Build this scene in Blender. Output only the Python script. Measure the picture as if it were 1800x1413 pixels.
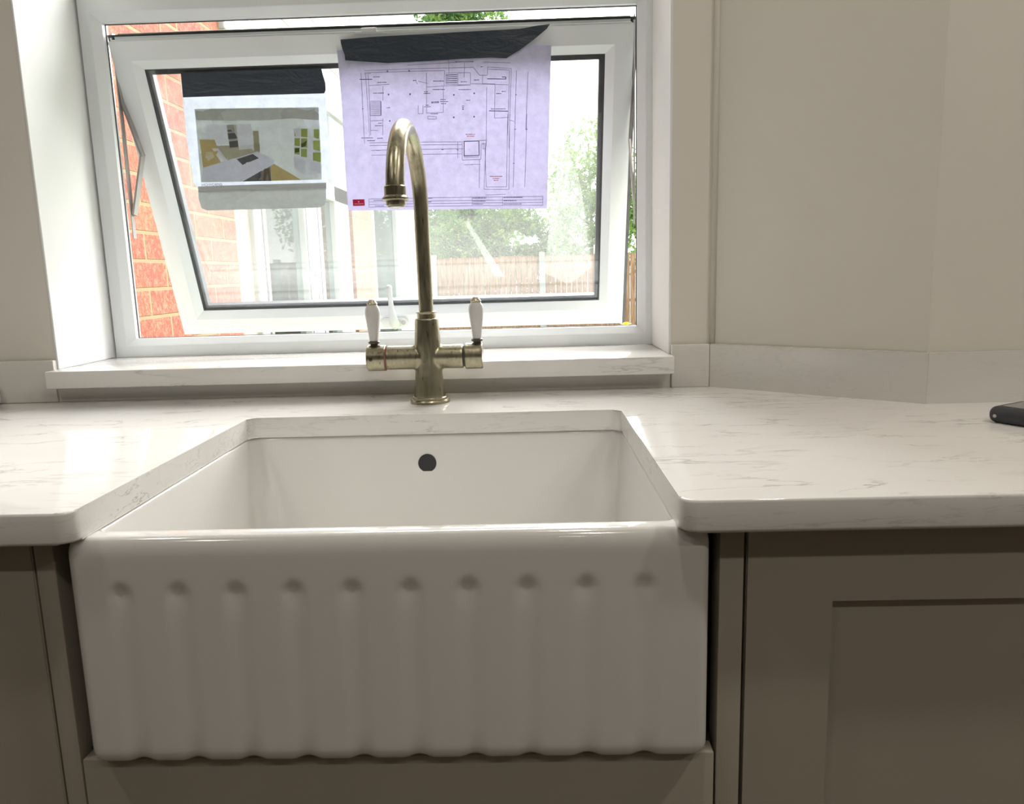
import bpy, bmesh, math, random
from mathutils import Vector, Matrix, noise
random.seed(7)
SC=bpy.context.scene
for o in list(bpy.data.objects): bpy.data.objects.remove(o,do_unlink=True)
COL=SC.collection
ZW=0.90            # worktop surface height above the floor; z below is measured from the worktop surface
# ---------------- camera
YAW,PITCH,ROLL=[math.radians(a) for a in (-1.4147,-9.6497,-1.5916)]
F=Vector((math.sin(YAW)*math.cos(PITCH),math.cos(YAW)*math.cos(PITCH),math.sin(PITCH)))
r0=Vector((math.cos(YAW),-math.sin(YAW),0)); u0=r0.cross(F)
Rv=r0*math.cos(ROLL)+u0*math.sin(ROLL); Uv=-r0*math.sin(ROLL)+u0*math.cos(ROLL)
cam=bpy.data.cameras.new('camera'); co=bpy.data.objects.new('camera',cam); COL.objects.link(co)
m=Matrix.Identity(4)
for i in range(3):
    m[i][0]=Rv[i]; m[i][1]=Uv[i]; m[i][2]=-F[i]
m[0][3],m[1][3],m[2][3]=0.1372,-0.6534,0.2027+ZW
co.matrix_world=m; cam.sensor_width=36; cam.sensor_fit='HORIZONTAL'; cam.lens=1351.05/1800*36
cam.clip_start=.02; SC.camera=co
# ---------------- world, sun, room lamps, exposure
W=bpy.data.worlds.new('overcast_sky'); SC.world=W; W.use_nodes=True
wn=W.node_tree.nodes; wl=W.node_tree.links; bg=wn['Background']
tc=wn.new('ShaderNodeTexCoord'); sx=wn.new('ShaderNodeSeparateXYZ'); cr=wn.new('ShaderNodeValToRGB')
wl.new(tc.outputs['Generated'],sx.inputs[0]); wl.new(sx.outputs['Z'],cr.inputs[0]); wl.new(cr.outputs[0],bg.inputs[0])
cr.color_ramp.elements[0].color=(1,.985,.95,1); cr.color_ramp.elements[1].color=(.84,.93,1,1)
bg.inputs[1].default_value=3.2
def light(name,kind,loc,energy,color,rot=(0,0,0),**k):
    l=bpy.data.lights.new(name,kind); l.energy=energy; l.color=color
    for a,b in k.items(): setattr(l,a,b)
    o=bpy.data.objects.new(name,l); COL.objects.link(o); o.location=(loc[0],loc[1],loc[2]+ZW); o.rotation_euler=rot
    return o
sd=Vector((.30,1,.85)).normalized()
s=light('sun','SUN',(6,3,7),18.0,(1,.98,.95),angle=math.radians(60)); s.rotation_euler=sd.to_track_quat('Z','Y').to_euler()
for x,y,e in ((-.95,-.28,3.4),(.25,-.28,3.9),(1.25,-.28,7.0),(-1.0,-1.3,2.8),(.35,-1.3,3.7),(1.7,-1.3,6.6),(.35,-2.7,1.2)):
    light('ceiling_spotlight','AREA',(x,y,1.485),e,(1,.93,.84),shape='DISK',size=.09)
SC.view_settings.view_transform='Standard'; SC.view_settings.look='None'
SC.view_settings.exposure=0.08; SC.view_settings.gamma=1.0; SC.view_settings.use_curve_mapping=False
# ---------------- materials
def mat(name,col,rough=.5,metal=0,spec=.5,coat=0):
    m=bpy.data.materials.new(name); m.use_nodes=True; b=m.node_tree.nodes['Principled BSDF']
    b.inputs['Base Color'].default_value=(*col,1); b.inputs['Roughness'].default_value=rough; b.inputs['Metallic'].default_value=metal
    b.inputs['Specular IOR Level'].default_value=spec; b.inputs['Coat Weight'].default_value=coat; b.inputs['Coat Roughness'].default_value=.05
    m.diffuse_color=(*col,1); return m
def N(m,t,**k):
    n=m.node_tree.nodes.new(t)
    for a,b in k.items(): setattr(n,a,b)
    return n
def LK(m,a,b): m.node_tree.links.new(a,b)
def P(m): return m.node_tree.nodes['Principled BSDF']
def coords(m,scale=(1,1,1),loc=(0,0,0),rot=(0,0,0)):
    # world-placed pattern: geometry position is fixed to the place
    g=N(m,'ShaderNodeNewGeometry'); mp=N(m,'ShaderNodeMapping'); LK(m,g.outputs['Position'],mp.inputs[0])
    mp.inputs['Scale'].default_value=scale; mp.inputs['Location'].default_value=loc; mp.inputs['Rotation'].default_value=rot
    return mp.outputs[0]
def noise_n(m,vec,scale,detail=4,rough=.5,dist=0):
    n=N(m,'ShaderNodeTexNoise'); LK(m,vec,n.inputs['Vector']); n.inputs['Scale'].default_value=scale; n.inputs['Detail'].default_value=detail
    n.inputs['Roughness'].default_value=rough; n.inputs['Distortion'].default_value=dist; return n.outputs[0]
def ramp(m,fac,stops):
    r=N(m,'ShaderNodeValToRGB'); LK(m,fac,r.inputs[0]); e=r.color_ramp.elements
    while len(e)<len(stops): e.new(.5)
    for q,(p_,c) in zip(e,stops): q.position=p_; q.color=(*c,1) if len(c)==3 else c
    return r.outputs[0]
def mixc(m,fac,a,b,mode='MIX'):
    x=N(m,'ShaderNodeMix',data_type='RGBA',blend_type=mode)
    for s_,v in ((x.inputs[0],fac),(x.inputs[6],a),(x.inputs[7],b)):
        if isinstance(v,(int,float)): s_.default_value=v
        elif isinstance(v,tuple): s_.default_value=(*v,1)
        else: LK(m,v,s_)
    return x.outputs[2]
def bump(m,h,strength=.2,dist=.002):
    b=N(m,'ShaderNodeBump'); LK(m,h,b.inputs['Height']); b.inputs['Strength'].default_value=strength; b.inputs['Distance'].default_value=dist
    LK(m,b.outputs[0],P(m).inputs['Normal'])
G=lambda v:(v,v,v)
def speck(m,base,amp=.06,scale=40,bs=.05):
    v=coords(m); n=noise_n(m,v,scale,5)
    LK(m,ramp(m,n,[(.3,tuple(c*(1-amp) for c in base)),(.7,tuple(min(1,c*(1+amp)) for c in base))]),P(m).inputs['Base Color'])
    if bs: bump(m,noise_n(m,v,scale*8,3),bs,.001)
    return m
# painted plaster
M={}
M['plaster']=speck(mat('wall_paint',(.665,.635,.57),.85,spec=.2),(.665,.635,.57),.02,3,.12)
M['reveal']=speck(mat('reveal_paint',(.74,.75,.74),.8,spec=.2),(.74,.75,.74),.02,6,.1)
M['far']=speck(mat('low_bounce_wall',(.20,.19,.17),.7),(.20,.19,.17),.05,3)  # unseen room walls, made dark to cut the light they bounce back
M['ceiling']=speck(mat('ceiling_paint',(.8,.79,.76),.9),(.8,.79,.76),.02,3)
M['floor']=speck(mat('floor_board',(.20,.155,.115),.5),(.20,.155,.115),.2,5)
# veined quartz
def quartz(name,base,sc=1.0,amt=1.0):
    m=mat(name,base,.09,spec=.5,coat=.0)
    v=coords(m,(.7*sc,3.4*sc,2.2*sc),rot=(0,0,math.radians(-10)))
    def vein(scale,w,dist,seed,axis=(1,1,1)):
        vv=coords(m,(.8*sc*axis[0],3.2*sc*axis[1],6.0*sc*axis[2]),loc=(seed,seed*.7,seed*1.3),rot=(0,0,math.radians(-9)))
        n=noise_n(m,vv,scale,7,.58,dist)
        s1=N(m,'ShaderNodeMath',operation='SUBTRACT'); LK(m,n,s1.inputs[0]); s1.inputs[1].default_value=.5
        a=N(m,'ShaderNodeMath',operation='ABSOLUTE'); LK(m,s1.outputs[0],a.inputs[0])
        return ramp(m,a.outputs[0],[(0,G(1)),(w,G(0))])
    n1=vein(2.2,.010,.25,3.1); n2=vein(5.5,.013,.45,8.7)
    msk=ramp(m,noise_n(m,coords(m,(1,1.4,1)),3.3,3,.6),[(.44,G(0)),(.66,G(1))])
    msk2=ramp(m,noise_n(m,coords(m,(1,1.2,1),loc=(4,2,9)),9,3,.6),[(.46,G(0)),(.66,G(1))])
    a1=mixc(m,1.0,n1,msk,'MULTIPLY'); a2=mixc(m,1.0,n2,msk2,'MULTIPLY')
    cl=ramp(m,noise_n(m,v,2.2,6,.6),[(.35,tuple(c*.955 for c in base)),(.62,base)])
    c=mixc(m,a1,cl,tuple(c*(1-.36*amt) for c in base)); c=mixc(m,a2,c,tuple(b*(1-.45*amt)*t for b,t in zip(base,(1,.98,.92))))
    c=mixc(m,ramp(m,noise_n(m,coords(m),420,2),[(.55,G(0)),(.8,G(.10))]),c,tuple(b*.7 for b in base))
    LK(m,c,P(m).inputs['Base Color']); return m
M['quartz']=quartz('white_veined_quartz',(.80,.785,.755))
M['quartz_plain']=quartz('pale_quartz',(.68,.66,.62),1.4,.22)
M['ceramic']=mat('white_glazed_ceramic',(.74,.73,.70),.12,spec=.6,coat=.5)
M['upvc']=speck(mat('white_upvc',(.68,.71,.715),.35),(.68,.71,.715),.02,9,0)
M['upvc_out']=mat('white_upvc_outdoor',(.60,.62,.62),.4)
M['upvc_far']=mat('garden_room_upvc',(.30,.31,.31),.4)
M['gasket']=speck(mat('black_rubber_gasket',(.05,.05,.055),.6),(.05,.05,.055),.2,60)
M['spacer']=speck(mat('grey_glazing_spacer',(.04,.048,.06),.5),(.04,.048,.06),.25,70)
M['steel']=mat('grey_steel',(.42,.40,.39),.4,.9)
M['chrome']=mat('chrome',(.75,.75,.75),.15,1)
def paint(name,c):
    m=mat(name,c,.5,spec=.35); return speck(m,c,.03,7,.08)
M['cabinet']=paint('taupe_cabinet_paint',(.40,.365,.30))
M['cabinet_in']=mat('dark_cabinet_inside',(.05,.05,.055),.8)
M['black']=mat('hole_black',(.012,.012,.014),.35)  # black stands in for the shade inside the overflow hole and keyhole
M['porcelain']=mat('white_porcelain',(.60,.595,.575),.15,coat=.4)
def brass():
    m=mat('brushed_antique_brass',(.34,.31,.22),.30,1)
    n=noise_n(m,coords(m,(1,1,.14)),260,4,.6)
    LK(m,ramp(m,n,[(.3,(.31,.285,.20)),(.7,(.43,.39,.285))]),P(m).inputs['Base Color'])
    LK(m,ramp(m,n,[(.3,G(.26)),(.7,G(.38))]),P(m).inputs['Roughness']); bump(m,n,.12,.0004); return m
M['brass']=brass(); M['brass_dark']=mat('dark_bronze',(.10,.085,.07),.35,1)
# tape
def tape(name,c):
    m=mat(name,c,.42,spec=.5); v=coords(m,(1,1,3)); bump(m,noise_n(m,v,22,4,.6,.6),.5,.006); return m
M['tape_black']=tape('black_adhesive_tape',(.026,.036,.050)); M['tape_grey']=tape('grey_adhesive_tape',(.33,.35,.34))
def paper(name,c,tr=.5,tc_=None):
    m=bpy.data.materials.new(name); m.use_nodes=True; nt=m.node_tree; nt.nodes.remove(P(m)); out=nt.nodes['Material Output']
    v=coords(m); n=noise_n(m,v,60,6,.75)
    col=ramp(m,n,[(.3,tuple(a*.90 for a in c)),(.7,tuple(min(1,a*1.07) for a in c))])
    d=N(m,'ShaderNodeBsdfDiffuse'); t=N(m,'ShaderNodeBsdfTranslucent'); x=N(m,'ShaderNodeMixShader'); x.inputs[0].default_value=tr
    LK(m,col,d.inputs[0])
    if tc_: LK(m,mixc(m,1.0,col,tc_,'MULTIPLY'),t.inputs[0])
    else: LK(m,col,t.inputs[0])
    b=N(m,'ShaderNodeBump'); LK(m,noise_n(m,coords(m),9,3),b.inputs['Height']); b.inputs['Strength'].default_value=.5; b.inputs['Distance'].default_value=.01
    LK(m,b.outputs[0],d.inputs['Normal']); LK(m,b.outputs[0],t.inputs['Normal'])
    LK(m,d.outputs[0],x.inputs[1]); LK(m,t.outputs[0],x.inputs[2]); LK(m,x.outputs[0],out.inputs[0]); m.diffuse_color=(*c,1); return m
M['plan_paper']=paper('lavender_paper',(.63,.615,.76),.5)
M['print_paper']=paper('white_paper',(.68,.72,.77),.5)
M['tape_strip']=paper('crinkled_grey_tape',(.47,.50,.49),.35)
M['ink']=paper('drawing_ink',(.33,.315,.43),.45); M['ink_dark']=paper('dark_drawing_ink',(.21,.20,.31),.35)
M['ink_red']=paper('red_ink',(.62,.25,.25),.4); M['logo_red']=paper('red_print',(.55,.03,.08),.4); M['logo_white']=paper('white_print',(.9,.88,.9),.5)
PIC={'wall':(.52,.55,.51),'ceil':(.46,.475,.43),'floor':(.42,.41,.31),'white':(.68,.71,.75),'grey':(.36,.36,.32),'dark':(.14,.145,.15),'olive':(.36,.35,.24),
 'tan':(.50,.41,.20),'cream':(.62,.60,.46),'top':(.62,.64,.72),'shade':(.24,.23,.20),'brown':(.17,.14,.11),'green':(.34,.41,.13),'dgreen':(.10,.13,.05),'pale':(.62,.66,.70)}
for k,c in PIC.items(): M['pic_'+k]=paper('print_'+k,c,.45)
def glass(name,haze=.0,hc=(.9,.95,.97),tint=(1,1,1),gl=.06,streak=False):
    m=bpy.data.materials.new(name); m.use_nodes=True; nt=m.node_tree; nt.nodes.remove(P(m)); out=nt.nodes['Material Output']
    t=N(m,'ShaderNodeBsdfTransparent'); t.inputs[0].default_value=(*tint,1)
    g=N(m,'ShaderNodeBsdfGlossy'); g.inputs['Roughness'].default_value=.02; x=N(m,'ShaderNodeMixShader'); x.inputs[0].default_value=gl
    LK(m,t.outputs[0],x.inputs[1]); LK(m,g.outputs[0],x.inputs[2]); last=x
    if haze:
        d=N(m,'ShaderNodeBsdfDiffuse'); d.inputs[0].default_value=(*hc,1); tr=N(m,'ShaderNodeBsdfTranslucent'); tr.inputs[0].default_value=(*hc,1)
        a=N(m,'ShaderNodeMixShader'); a.inputs[0].default_value=.7; LK(m,d.outputs[0],a.inputs[1]); LK(m,tr.outputs[0],a.inputs[2])
        y=N(m,'ShaderNodeMixShader')
        v=coords(m); n=noise_n(m,v,4,6,.7,.5)
        f=ramp(m,n,[(.3,G(haze*.6)),(.7,G(haze*1.4))])
        if streak:
            sm=noise_n(m,coords(m,(1,1,.25),rot=(0,math.radians(28),0)),34,5,.75,.8)
            f=mixc(m,1.0,f,ramp(m,sm,[(.60,G(0)),(.78,G(.05))]),'ADD')
        LK(m,f,y.inputs[0]); LK(m,last.outputs[0],y.inputs[1]); LK(m,a.outputs[0],y.inputs[2]); last=y
    LK(m,last.outputs[0],out.inputs[0]); return m
M['pane']=glass('hazy_window_glass',.032,streak=True); M['pane_clear']=glass('clear_window_glass'); M['pane_out']=glass('greenish_door_glass',0,tint=(.72,.80,.77),gl=.12)
def brick(name,y=True,loc=(0,0,0),c1=(.20,.038,.018),c2=(.27,.075,.028),mort=(.23,.165,.085),sc=1):
    m=mat(name,c1,.9); g=N(m,'ShaderNodeNewGeometry'); sp=N(m,'ShaderNodeSeparateXYZ'); LK(m,g.outputs['Position'],sp.inputs[0]); cb=N(m,'ShaderNodeCombineXYZ')
    LK(m,sp.outputs['Y' if y else 'X'],cb.inputs[0]); LK(m,sp.outputs['Z'],cb.inputs[1])
    mp=N(m,'ShaderNodeMapping'); LK(m,cb.outputs[0],mp.inputs[0]); mp.inputs['Location'].default_value=loc
    b=N(m,'ShaderNodeTexBrick'); LK(m,mp.outputs[0],b.inputs['Vector']); b.inputs['Scale'].default_value=1; b.inputs['Brick Width'].default_value=.226; b.inputs['Row Height'].default_value=.0762
    b.inputs['Mortar Size'].default_value=.0055; b.inputs['Mortar Smooth'].default_value=.3; b.inputs['Color1'].default_value=(*c1,1); b.inputs['Color2'].default_value=(*c2,1); b.inputs['Mortar'].default_value=(*mort,1)
    n=noise_n(m,g.outputs['Position'],85,6,.8); n2=noise_n(m,g.outputs['Position'],12,3,.6)
    c=mixc(m,ramp(m,n,[(.46,G(.0)),(.60,G(.75))]),b.outputs[0],(.36,.19,.13)); c=mixc(m,ramp(m,n2,[(.4,G(0)),(.65,G(.4))]),c,(.19,.028,.025))
    c=mixc(m,b.outputs['Fac'],c,mort)
    LK(m,c,P(m).inputs['Base Color'])
    inv=N(m,'ShaderNodeMath',operation='SUBTRACT'); inv.inputs[0].default_value=1; LK(m,b.outputs['Fac'],inv.inputs[1]); ad=N(m,'ShaderNodeMath',operation='ADD'); LK(m,inv.outputs[0],ad.inputs[0]); mm=N(m,'ShaderNodeMath',operation='MULTIPLY'); LK(m,n,mm.inputs[0]); mm.inputs[1].default_value=.7; LK(m,mm.outputs[0],ad.inputs[1])
    bump(m,ad.outputs[0],.7,.006); return m
M['brick']=brick('red_brick',True,(-.10,-(.228+ZW)%.0762*-1,0))
M['brick_pier']=brick('orange_brick',True,(0,0,0),(.24,.09,.045),(.28,.13,.075))
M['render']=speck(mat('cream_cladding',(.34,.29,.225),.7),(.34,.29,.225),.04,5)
def boards():
    m=mat('fence_wood',(.62,.42,.28),.85); v=coords(m,(12,12,1.5)); n=noise_n(m,v,3,5,.6)
    LK(m,ramp(m,n,[(.3,(.17,.085,.045)),(.5,(.26,.15,.09)),(.7,(.34,.23,.16))]),P(m).inputs['Base Color']); return m
M['fence']=boards(); M['concrete']=speck(mat('concrete',(.30,.31,.30),.9),(.30,.31,.30),.1,20)
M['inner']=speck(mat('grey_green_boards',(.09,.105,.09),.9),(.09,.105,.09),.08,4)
M['film']=glass('creased_clear_film',.08,hc=(.9,.97,.95))
M['film_faint']=glass('faint_clear_film',.06,hc=(.9,.97,.95))
M['grass']=speck(mat('lawn',(.16,.22,.08),.9),(.16,.22,.08),.3,3)
def leaf(name,a,b,c_):
    m=bpy.data.materials.new(name); m.use_nodes=True; nt=m.node_tree; nt.nodes.remove(P(m)); out=nt.nodes['Material Output']
    n=noise_n(m,coords(m),5,4,.8); n2=noise_n(m,coords(m),45,2); mx=mixc(m,.5,n,n2)
    col=ramp(m,mx,[(.36,a),(.5,b),(.62,c_)])
    d=N(m,'ShaderNodeBsdfDiffuse'); t=N(m,'ShaderNodeBsdfTranslucent'); x=N(m,'ShaderNodeMixShader'); x.inputs[0].default_value=.35
    LK(m,col,d.inputs[0]); LK(m,col,t.inputs[0]); LK(m,d.outputs[0],x.inputs[1]); LK(m,t.outputs[0],x.inputs[2]); LK(m,x.outputs[0],out.inputs[0]); m.diffuse_color=(*b,1); return m
M['leaf_dark']=leaf('dark_green_leaves',(.05,.12,.06),(.11,.22,.08),(.34,.40,.10)); M['leaf_light']=leaf('light_green_leaves',(.07,.15,.05),(.19,.30,.10),(.36,.46,.20))
M['bark']=speck(mat('bark',(.17,.12,.09),.9),(.17,.12,.09),.3,30)
M['petal']=mat('yellow_petal',(.95,.62,.03),.6); M['stem']=mat('green_stem',(.12,.25,.06),.7)
M['device']=speck(mat('dark_grey_case',(.045,.047,.055),.5),(.045,.047,.055),.1,80)
M['screen']=mat('dark_glass_screen',(.02,.025,.025),.06,coat=1)
# ---------------- mesh helpers
def box(bm,x0,x1,y0,y1,z0,z1,r=0,seg=2):
    a=bmesh.ops.create_cube(bm,size=1)['verts']
    for v in a: v.co=Vector(((x0+x1)/2+v.co.x*(x1-x0),(y0+y1)/2+v.co.y*(y1-y0),(z0+z1)/2+v.co.z*(z1-z0)))
    if r:
        es={e for v in a for e in v.link_edges}
        bmesh.ops.bevel(bm,geom=list(es),offset=r,segments=seg,affect='EDGES',profile=.5)
    return bm
def B(*a,**k): return box(bmesh.new(),*a,**k)
def origin_of(o): return Vector(o['_w']) if '_w' in o.keys() else Vector((0,0,0))
def mesh(name,bm,mt,parent=None,smooth=False,mods=None):
    bmesh.ops.recalc_face_normals(bm,faces=bm.faces[:])
    me=bpy.data.meshes.new(name)
    xs=[v.co for v in bm.verts]; lo=Vector([min(c[i] for c in xs) for i in range(3)]); hi=Vector([max(c[i] for c in xs) for i in range(3)])
    og=Vector(((lo.x+hi.x)/2,(lo.y+hi.y)/2,lo.z))
    for v in bm.verts: v.co-=og
    bm.to_mesh(me); bm.free()
    for q in (mt if isinstance(mt,(list,tuple)) else [mt]): me.materials.append(M[q])
    if smooth:
        for f in me.polygons: f.use_smooth=True
        if smooth!=True:
            me.set_sharp_from_angle(angle=math.radians(smooth))
    o=bpy.data.objects.new(name,me); COL.objects.link(o); o['_w']=tuple(og)
    if parent: o.parent=parent; o.location=og-origin_of(parent)
    else: o.location=og
    return o
def thing(name,label,cat,loc,group=None):
    o=bpy.data.objects.new(name,None); COL.objects.link(o); o.location=loc; o['_w']=tuple(loc); o.empty_display_size=.05
    return tag(o,label,cat,group)
def tag(o,label,cat,group=None,kind=None):
    if label: o['label']=label
    if cat: o['category']=cat
    if group: o['group']=group
    if kind: o['kind']=kind
    return o
def struct(o,label=None,cat=None): o['kind']='structure'; 
def st(name,bm,mt,label=None,cat=None,**k):
    o=mesh(name,bm,mt,**k); o['kind']='structure'
    if label: o['label']=label
    if cat: o['category']=cat
    return o
def lathe(bm,prof,cx,cy,n=48,axis='Z',at=0):
    # prof: (r, h) pairs; closed at r~0
    rings=[]
    for r,h in prof:
        ring=[]
        for i in range(n):
            a=2*math.pi*i/n; p_,q=r*math.cos(a),r*math.sin(a)
            ring.append(bm.verts.new((cx+p_,cy+q,h) if axis=='Z' else (h,cx+p_,cy+q)))
        rings.append(ring)
    for A,B_ in zip(rings,rings[1:]):
        for i in range(n): bm.faces.new((A[i],A[(i+1)%n],B_[(i+1)%n],B_[i]))
    bm.faces.new(rings[0][::-1]); bm.faces.new(rings[-1]); return bm
def tube(bm,pts,rads,n=24,cap=True):
    pts=[Vector(p_) for p_ in pts]; rings=[]
    up=None
    for i,p_ in enumerate(pts):
        t=(pts[min(i+1,len(pts)-1)]-pts[max(i-1,0)]).normalized()
        if up is None: up=Vector((1,0,0)) if abs(t.x)<.9 else Vector((0,0,1))
        a=(up-t*up.dot(t)).normalized(); b=t.cross(a); up=a
        r=rads[i] if isinstance(rads,(list,tuple)) else rads
        rings.append([bm.verts.new(p_+r*(a*math.cos(2*math.pi*k/n)+b*math.sin(2*math.pi*k/n))) for k in range(n)])
    for A,B_ in zip(rings,rings[1:]):
        for i in range(n): bm.faces.new((A[i],A[(i+1)%n],B_[(i+1)%n],B_[i]))
    if cap: bm.faces.new(rings[0][::-1]); bm.faces.new(rings[-1])
    return bm
def prism(bm,pts,z0,z1):
    a=[bm.verts.new((x,y,z0)) for x,y in pts]; b=[bm.verts.new((x,y,z1)) for x,y in pts]; n=len(pts)
    for i in range(n): bm.faces.new((a[i],a[(i+1)%n],b[(i+1)%n],b[i]))
    bm.faces.new(a[::-1]); bm.faces.new(b); return bm
def ring_profile(bm,x0,x1,s0,s1,prof,f):
    # mitred rectangular section: prof of (inset, depth); f maps (x, s, depth) to a point
    L=[]
    for i,dp in prof:
        L.append([bm.verts.new(f(*q,dp)) for q in ((x0+i,s0+i),(x1-i,s0+i),(x1-i,s1-i),(x0+i,s1-i))])
    n=len(L)
    for k in range(n):
        A,B_=L[k],L[(k+1)%n]
        for i in range(4): bm.faces.new((A[i],A[(i+1)%4],B_[(i+1)%4],B_[i]))
    return bm
def arc(cx,cy,r,a0,a1,n): return [(cx+r*math.cos(math.radians(a0+(a1-a0)*i/n)),cy+r*math.sin(math.radians(a0+(a1-a0)*i/n))) for i in range(n+1)]
# ---------------- outlines and line work of the taped sheets (metres)
PLAN=[(-0.2087,0.6179),(-0.0934,0.6221),(0.1908,0.6127),(0.1874,0.5429),(0.182,0.4307),(0.1777,0.3198),(0.0554,0.3223),(-0.0706,0.3238),(-0.2058,0.3267),(-0.2066,0.4008),(-0.2062,0.525)]
THIN=[(-0.1596,0.5804,0.0452,0.5791),(0.0452,0.5791,0.0559,0.565),(0.0559,0.565,0.0705,0.5645),(0.0705,0.5645,0.0716,0.5789),(0.0716,0.5789,0.1156,0.5747),(0.1156,0.5747,0.1072,0.4331),(-0.1598,0.5766,-0.0089,0.5751),(0.0731,0.575,0.1122,0.5721),(0.1122,0.5721,0.1055,0.456),(-0.0781,0.5867,0.0455,0.5897),(0.0634,0.588,0.1148,0.5847),(-0.1577,0.5751,-0.1564,0.4619),(-0.1528,0.5738,-0.154,0.464),(-0.1662,0.5764,-0.167,0.4491),(-0.16,0.5747,-0.1475,0.5747),(0.1252,0.5712,0.1197,0.4773),(0.1468,0.5684,0.1398,0.4658),(0.0156,0.5705,0.0392,0.5698),(0.0392,0.5698,0.0384,0.5485),(0.0384,0.5485,0.0148,0.5493),(0.0148,0.5493,0.0156,0.5705),(-0.0002,0.5943,-0.0008,0.5689),(0.0287,0.5881,0.027,0.5617),(-0.1522,0.5536,-0.1136,0.5545),(-0.1515,0.5257,-0.1311,0.525),(-0.1531,0.4998,-0.1326,0.4992),(-0.1515,0.5257,-0.1531,0.4998),(-0.0439,0.5469,-0.0123,0.548),(-0.0123,0.548,-0.0148,0.5009),(-0.0148,0.5009,-0.0461,0.5008),(-0.0428,0.5724,-0.0461,0.5008),(-0.0613,0.5153,-0.062,0.5002),(-0.062,0.5002,-0.0529,0.4999),(-0.0529,0.4999,-0.0522,0.515),(-0.0441,0.4953,-0.0282,0.4938),(-0.0282,0.4938,-0.0284,0.4895),(-0.0284,0.4895,-0.0443,0.4899),(-0.0443,0.4899,-0.0441,0.4953),(-0.0089,0.5745,-0.0112,0.548),(-0.0112,0.548,0.0384,0.5485),(0.0396,0.5506,0.1092,0.5463),(0.0845,0.5471,0.0815,0.4882),(0.0815,0.4882,0.1087,0.4884),(0.0686,0.5433,0.064,0.4377),(-0.1536,0.4901,-0.1285,0.4904),(-0.1535,0.4727,-0.1398,0.4723),(-0.1262,0.5517,-0.1277,0.526),(-0.1295,0.4937,-0.1312,0.4633),(-0.0592,0.5581,-0.0414,0.5532),(-0.0637,0.5582,-0.0606,0.5528),(0.0615,0.5648,0.061,0.55),(0.061,0.55,0.0846,0.5488),(0.1086,0.4841,0.1187,0.4812),(-0.0073,0.5702,0.0145,0.5704),(-0.0081,0.5505,0.0137,0.5506),(-0.1505,0.5235,-0.1312,0.5229),(-0.1507,0.5209,-0.1314,0.5203),(-0.1508,0.5183,-0.1315,0.5177),(-0.151,0.5157,-0.1317,0.5151),(-0.1511,0.5132,-0.1318,0.5126),(-0.1513,0.5106,-0.132,0.51),(-0.1514,0.508,-0.1321,0.5074),(-0.1516,0.5054,-0.1323,0.5048),(-0.1517,0.5028,-0.1324,0.5022),(-0.1519,0.5002,-0.1326,0.4996),(-0.1571,0.4503,0.0188,0.4471),(0.0188,0.4471,0.0644,0.4488),(0.0644,0.4488,0.0573,0.3587),(0.0573,0.3587,0.105,0.3573),(0.105,0.3573,0.1105,0.4946),(-0.1574,0.4453,0.0186,0.4421),(-0.154,0.4364,0.0217,0.4344),(-0.1545,0.4276,0.0168,0.4251),(0.0187,0.4454,0.0175,0.4136),(0.0175,0.4136,0.053,0.4141),(0.053,0.4141,0.0551,0.4421),(0.0551,0.4421,0.0631,0.4429),(0.0103,0.4467,0.0092,0.4172),(0.0619,0.4419,0.0616,0.363),(0.0616,0.363,0.1006,0.3625),(0.1006,0.3625,0.1066,0.4947),(0.0211,0.4049,0.0522,0.4053),(0.0507,0.4137,0.0484,0.3612),(0.1209,0.4943,0.1132,0.361),(0.1428,0.4936,0.1356,0.3608),(-0.1643,0.3469,0.1701,0.3429),(-0.1647,0.3413,0.17,0.3367),(-0.1649,0.3368,0.1699,0.3315),(-0.1652,0.3316,0.1698,0.3264),(-0.1643,0.3469,-0.1652,0.3316),(0.0344,0.3444,0.0338,0.3281),(0.0925,0.3438,0.092,0.3275),(0.1697,0.3429,0.1693,0.3264),(0.0599,0.3479,0.099,0.3486),(0.0217,0.4223,0.0216,0.419),(0.0216,0.419,0.0497,0.4186),(0.0585,0.4442,0.0582,0.4332),(0.0582,0.4332,0.0627,0.4335)]
THICK=[(-0.0074,0.567,0.0144,0.5672),(-0.0076,0.5636,0.0143,0.5638),(-0.0077,0.5602,0.0141,0.5604),(-0.0079,0.5568,0.014,0.557),(-0.008,0.5534,0.0139,0.5536),(-0.1316,0.525,-0.1326,0.4992),(0.0718,0.5014,0.1074,0.4997),(0.0703,0.5582,0.105,0.5566),(0.105,0.5566,0.1051,0.5602),(0.1051,0.5602,0.0973,0.5605),(-0.1696,0.5652,-0.1459,0.5645),(0.0227,0.4479,0.0507,0.4477),(0.0507,0.4477,0.0502,0.4214),(0.0502,0.4214,0.0217,0.4216),(0.0217,0.4216,0.0227,0.4479)]
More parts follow.
